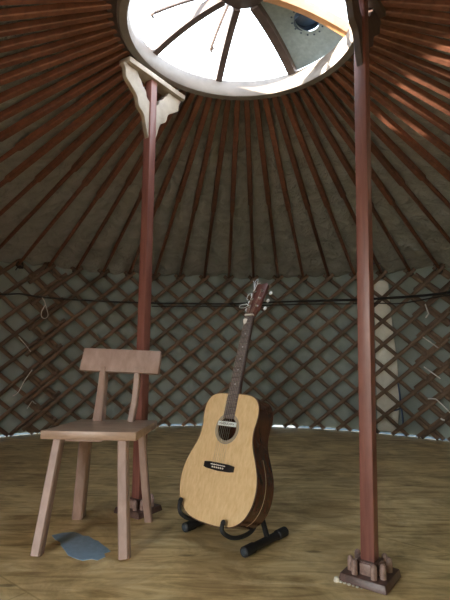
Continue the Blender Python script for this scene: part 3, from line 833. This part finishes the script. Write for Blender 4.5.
twine([(126.8, 1.285), (126.2, 1.225), (126.75, 1.15), (126.7, 1.10), (126.1, 1.085), (125.6, 1.115), (125.9, 1.18), (126.3, 1.235)], 2.975, 'pale string loop hanging from the black rope at far left', 0.005, 'string loop', 'string_loop', None)
twine([(130.4, 0.904), (129.3, 0.84), (128.2, 0.767)], 2.98, 'straight pale string tie on the lattice below the hanging loop', 0.004)
twine([(127.8, 0.60), (129.0, 0.50), (129.9, 0.40), (130.8, 0.365)], 2.98, 'long bent pale string tie on the lattice, left of the chair back', 0.004)
twine([(128.3, 0.243), (127.5, 0.31), (127.2, 0.295), (126.8, 0.284)], 2.98, 'short hooked pale string tie on the lattice beside the chair seat', 0.004)
twine([(52.5, 1.265), (52.1, 1.19), (52.0, 1.17), (52.5, 1.132)], 2.98, 'topmost white string tie on the lattice right of the nearer post', 0.007)
twine([(53.1, 0.952), (51.8, 0.90), (50.6, 0.849)], 2.98, 'second white string tie from the top, right of the nearer post', 0.006)
twine([(53.1, 0.67), (51.8, 0.62), (50.4, 0.565)], 2.98, 'third white string tie from the top, right of the nearer post', 0.006)
twine([(52.6, 0.375), (51.6, 0.378), (51.0, 0.365), (49.0, 0.264)], 2.98, 'long kinked white string tie, second from the floor right of the nearer post', 0.006)
twine([(50.6, 0.205), (50.3, 0.195), (50.0, 0.192)], 2.98, 'short white string tie nearest the floor right of the nearer post', 0.008)
m = MB(); pp = [cyl(2.90, ang(a), z - 0.012) for a, z in ((64, 1.69), (62.7, 1.702), (56.4, 1.712), (47.7, 1.755), (38, 1.76))]
m.tube(catmull(pp, 6), 0.006, 6)
tag(m.build('purple_line', M['purple']), 'thin purple line strung under the roof right of the nearer post', 'line')

# cream cloth strip between lattice and canvas with its blue strap
cs = thing('cloth_strip', cyl(RW, R_(60), 0), 'tall cream cloth strip behind the lattice just right of the nearer post', 'cloth')
m = MB(); grid = []
rows = [(0.034, 61.75, 58.35), (0.2, 61.75, 58.0), (0.34, 61.8, 57.85), (0.55, 61.8, 57.9), (0.73, 61.8, 58.0), (1.03, 61.8, 58.6), (1.3, 61.8, 59.0), (1.54, 61.8, 59.25)]
for e in (0, 0.004):
    for i, (z, l, r) in enumerate(rows):
        for j in range(7):
            a = ang(l + (r - l) * j / 6); m.v.append(cyl(RW - 0.022 + e + 0.005 * noise.noise(Vector((j * 0.7, z * 4, 1))), a, z))
nr = len(rows)
for e in range(2):
    for i in range(nr - 1):
        for j in range(6):
            p = e * nr * 7 + i * 7 + j; m.f.append((p, p + 1, p + 8, p + 7))
for i in range(nr - 1):
    for j in (0, 6):
        p = i * 7 + j; m.f.append((p, p + 7, p + 7 + nr * 7, p + nr * 7))
m.build('panel', M['cream'], cs)
m = MB(); m.tube(catmull(cyl_path([(57.9, 0.50), (57.6, 0.36), (57.4, 0.24), (57.2, 0.11)], RW - 0.032), 5), 0.008, 6)
m.tube(catmull(cyl_path([(57.6, 0.26), (58.4, 0.24), (59.6, 0.23)], RW - 0.032), 5), 0.007, 6)
m.build('strap', M['strap'], cs)

# ------------------------------------------------------------------ daylight
w = bpy.data.worlds.new('sky'); scene.world = w; w.use_nodes = True
nt = w.node_tree; bg = nt.nodes['Background']
tc = nt.nodes.new('ShaderNodeTexCoord'); sp = nt.nodes.new('ShaderNodeSeparateXYZ')
nt.links.new(tc.outputs['Generated'], sp.inputs[0])
rp = ramp(nt, [(0.0, (1.0, 0.95, 0.88)), (0.3, (0.5, 0.53, 0.56)), (1.0, (0.11, 0.135, 0.168))])
nt.links.new(sp.outputs['Z'], rp.inputs['Fac']); nt.links.new(rp.outputs[0], bg.inputs['Color'])
bg.inputs['Strength'].default_value = 6.5
sd_ = bpy.data.lights.new('sun', 'SUN'); sun = bpy.data.objects.new('sun', sd_); COL.objects.link(sun)
sd_.energy = 16.0; sd_.angle = R_(1.0); sd_.color = (1.0, 0.86, 0.68)
hd_, el = R_(10), R_(10.5)
dv = Vector((math.cos(hd_) * math.cos(el), math.sin(hd_) * math.cos(el), -math.sin(el)))
sun.rotation_euler = dv.to_track_quat('-Z', 'Y').to_euler()
def portal(name, loc, dirv, sx, sy):
    l = bpy.data.lights.new(name, 'AREA'); l.shape = 'RECTANGLE'; l.size = sx; l.size_y = sy
    o = bpy.data.objects.new(name, l); COL.objects.link(o); o.location = loc; o.rotation_euler = Vector(dirv).to_track_quat('-Z', 'Z').to_euler()
    l.cycles.is_portal = True
portal('crown_daylight', (CX, CY, 2.72), (0, 0, -1), 1.36, 1.36)
portal('door_daylight', cyl(RW + 0.06, DOOR_A, 0.76), (-math.cos(DOOR_A), -math.sin(DOOR_A), 0), 0.84, 1.5)

vs = scene.view_settings
vs.view_transform = 'Standard'; vs.look = 'None'; vs.gamma = 1; vs.use_curve_mapping = False
vs.exposure = 1.95
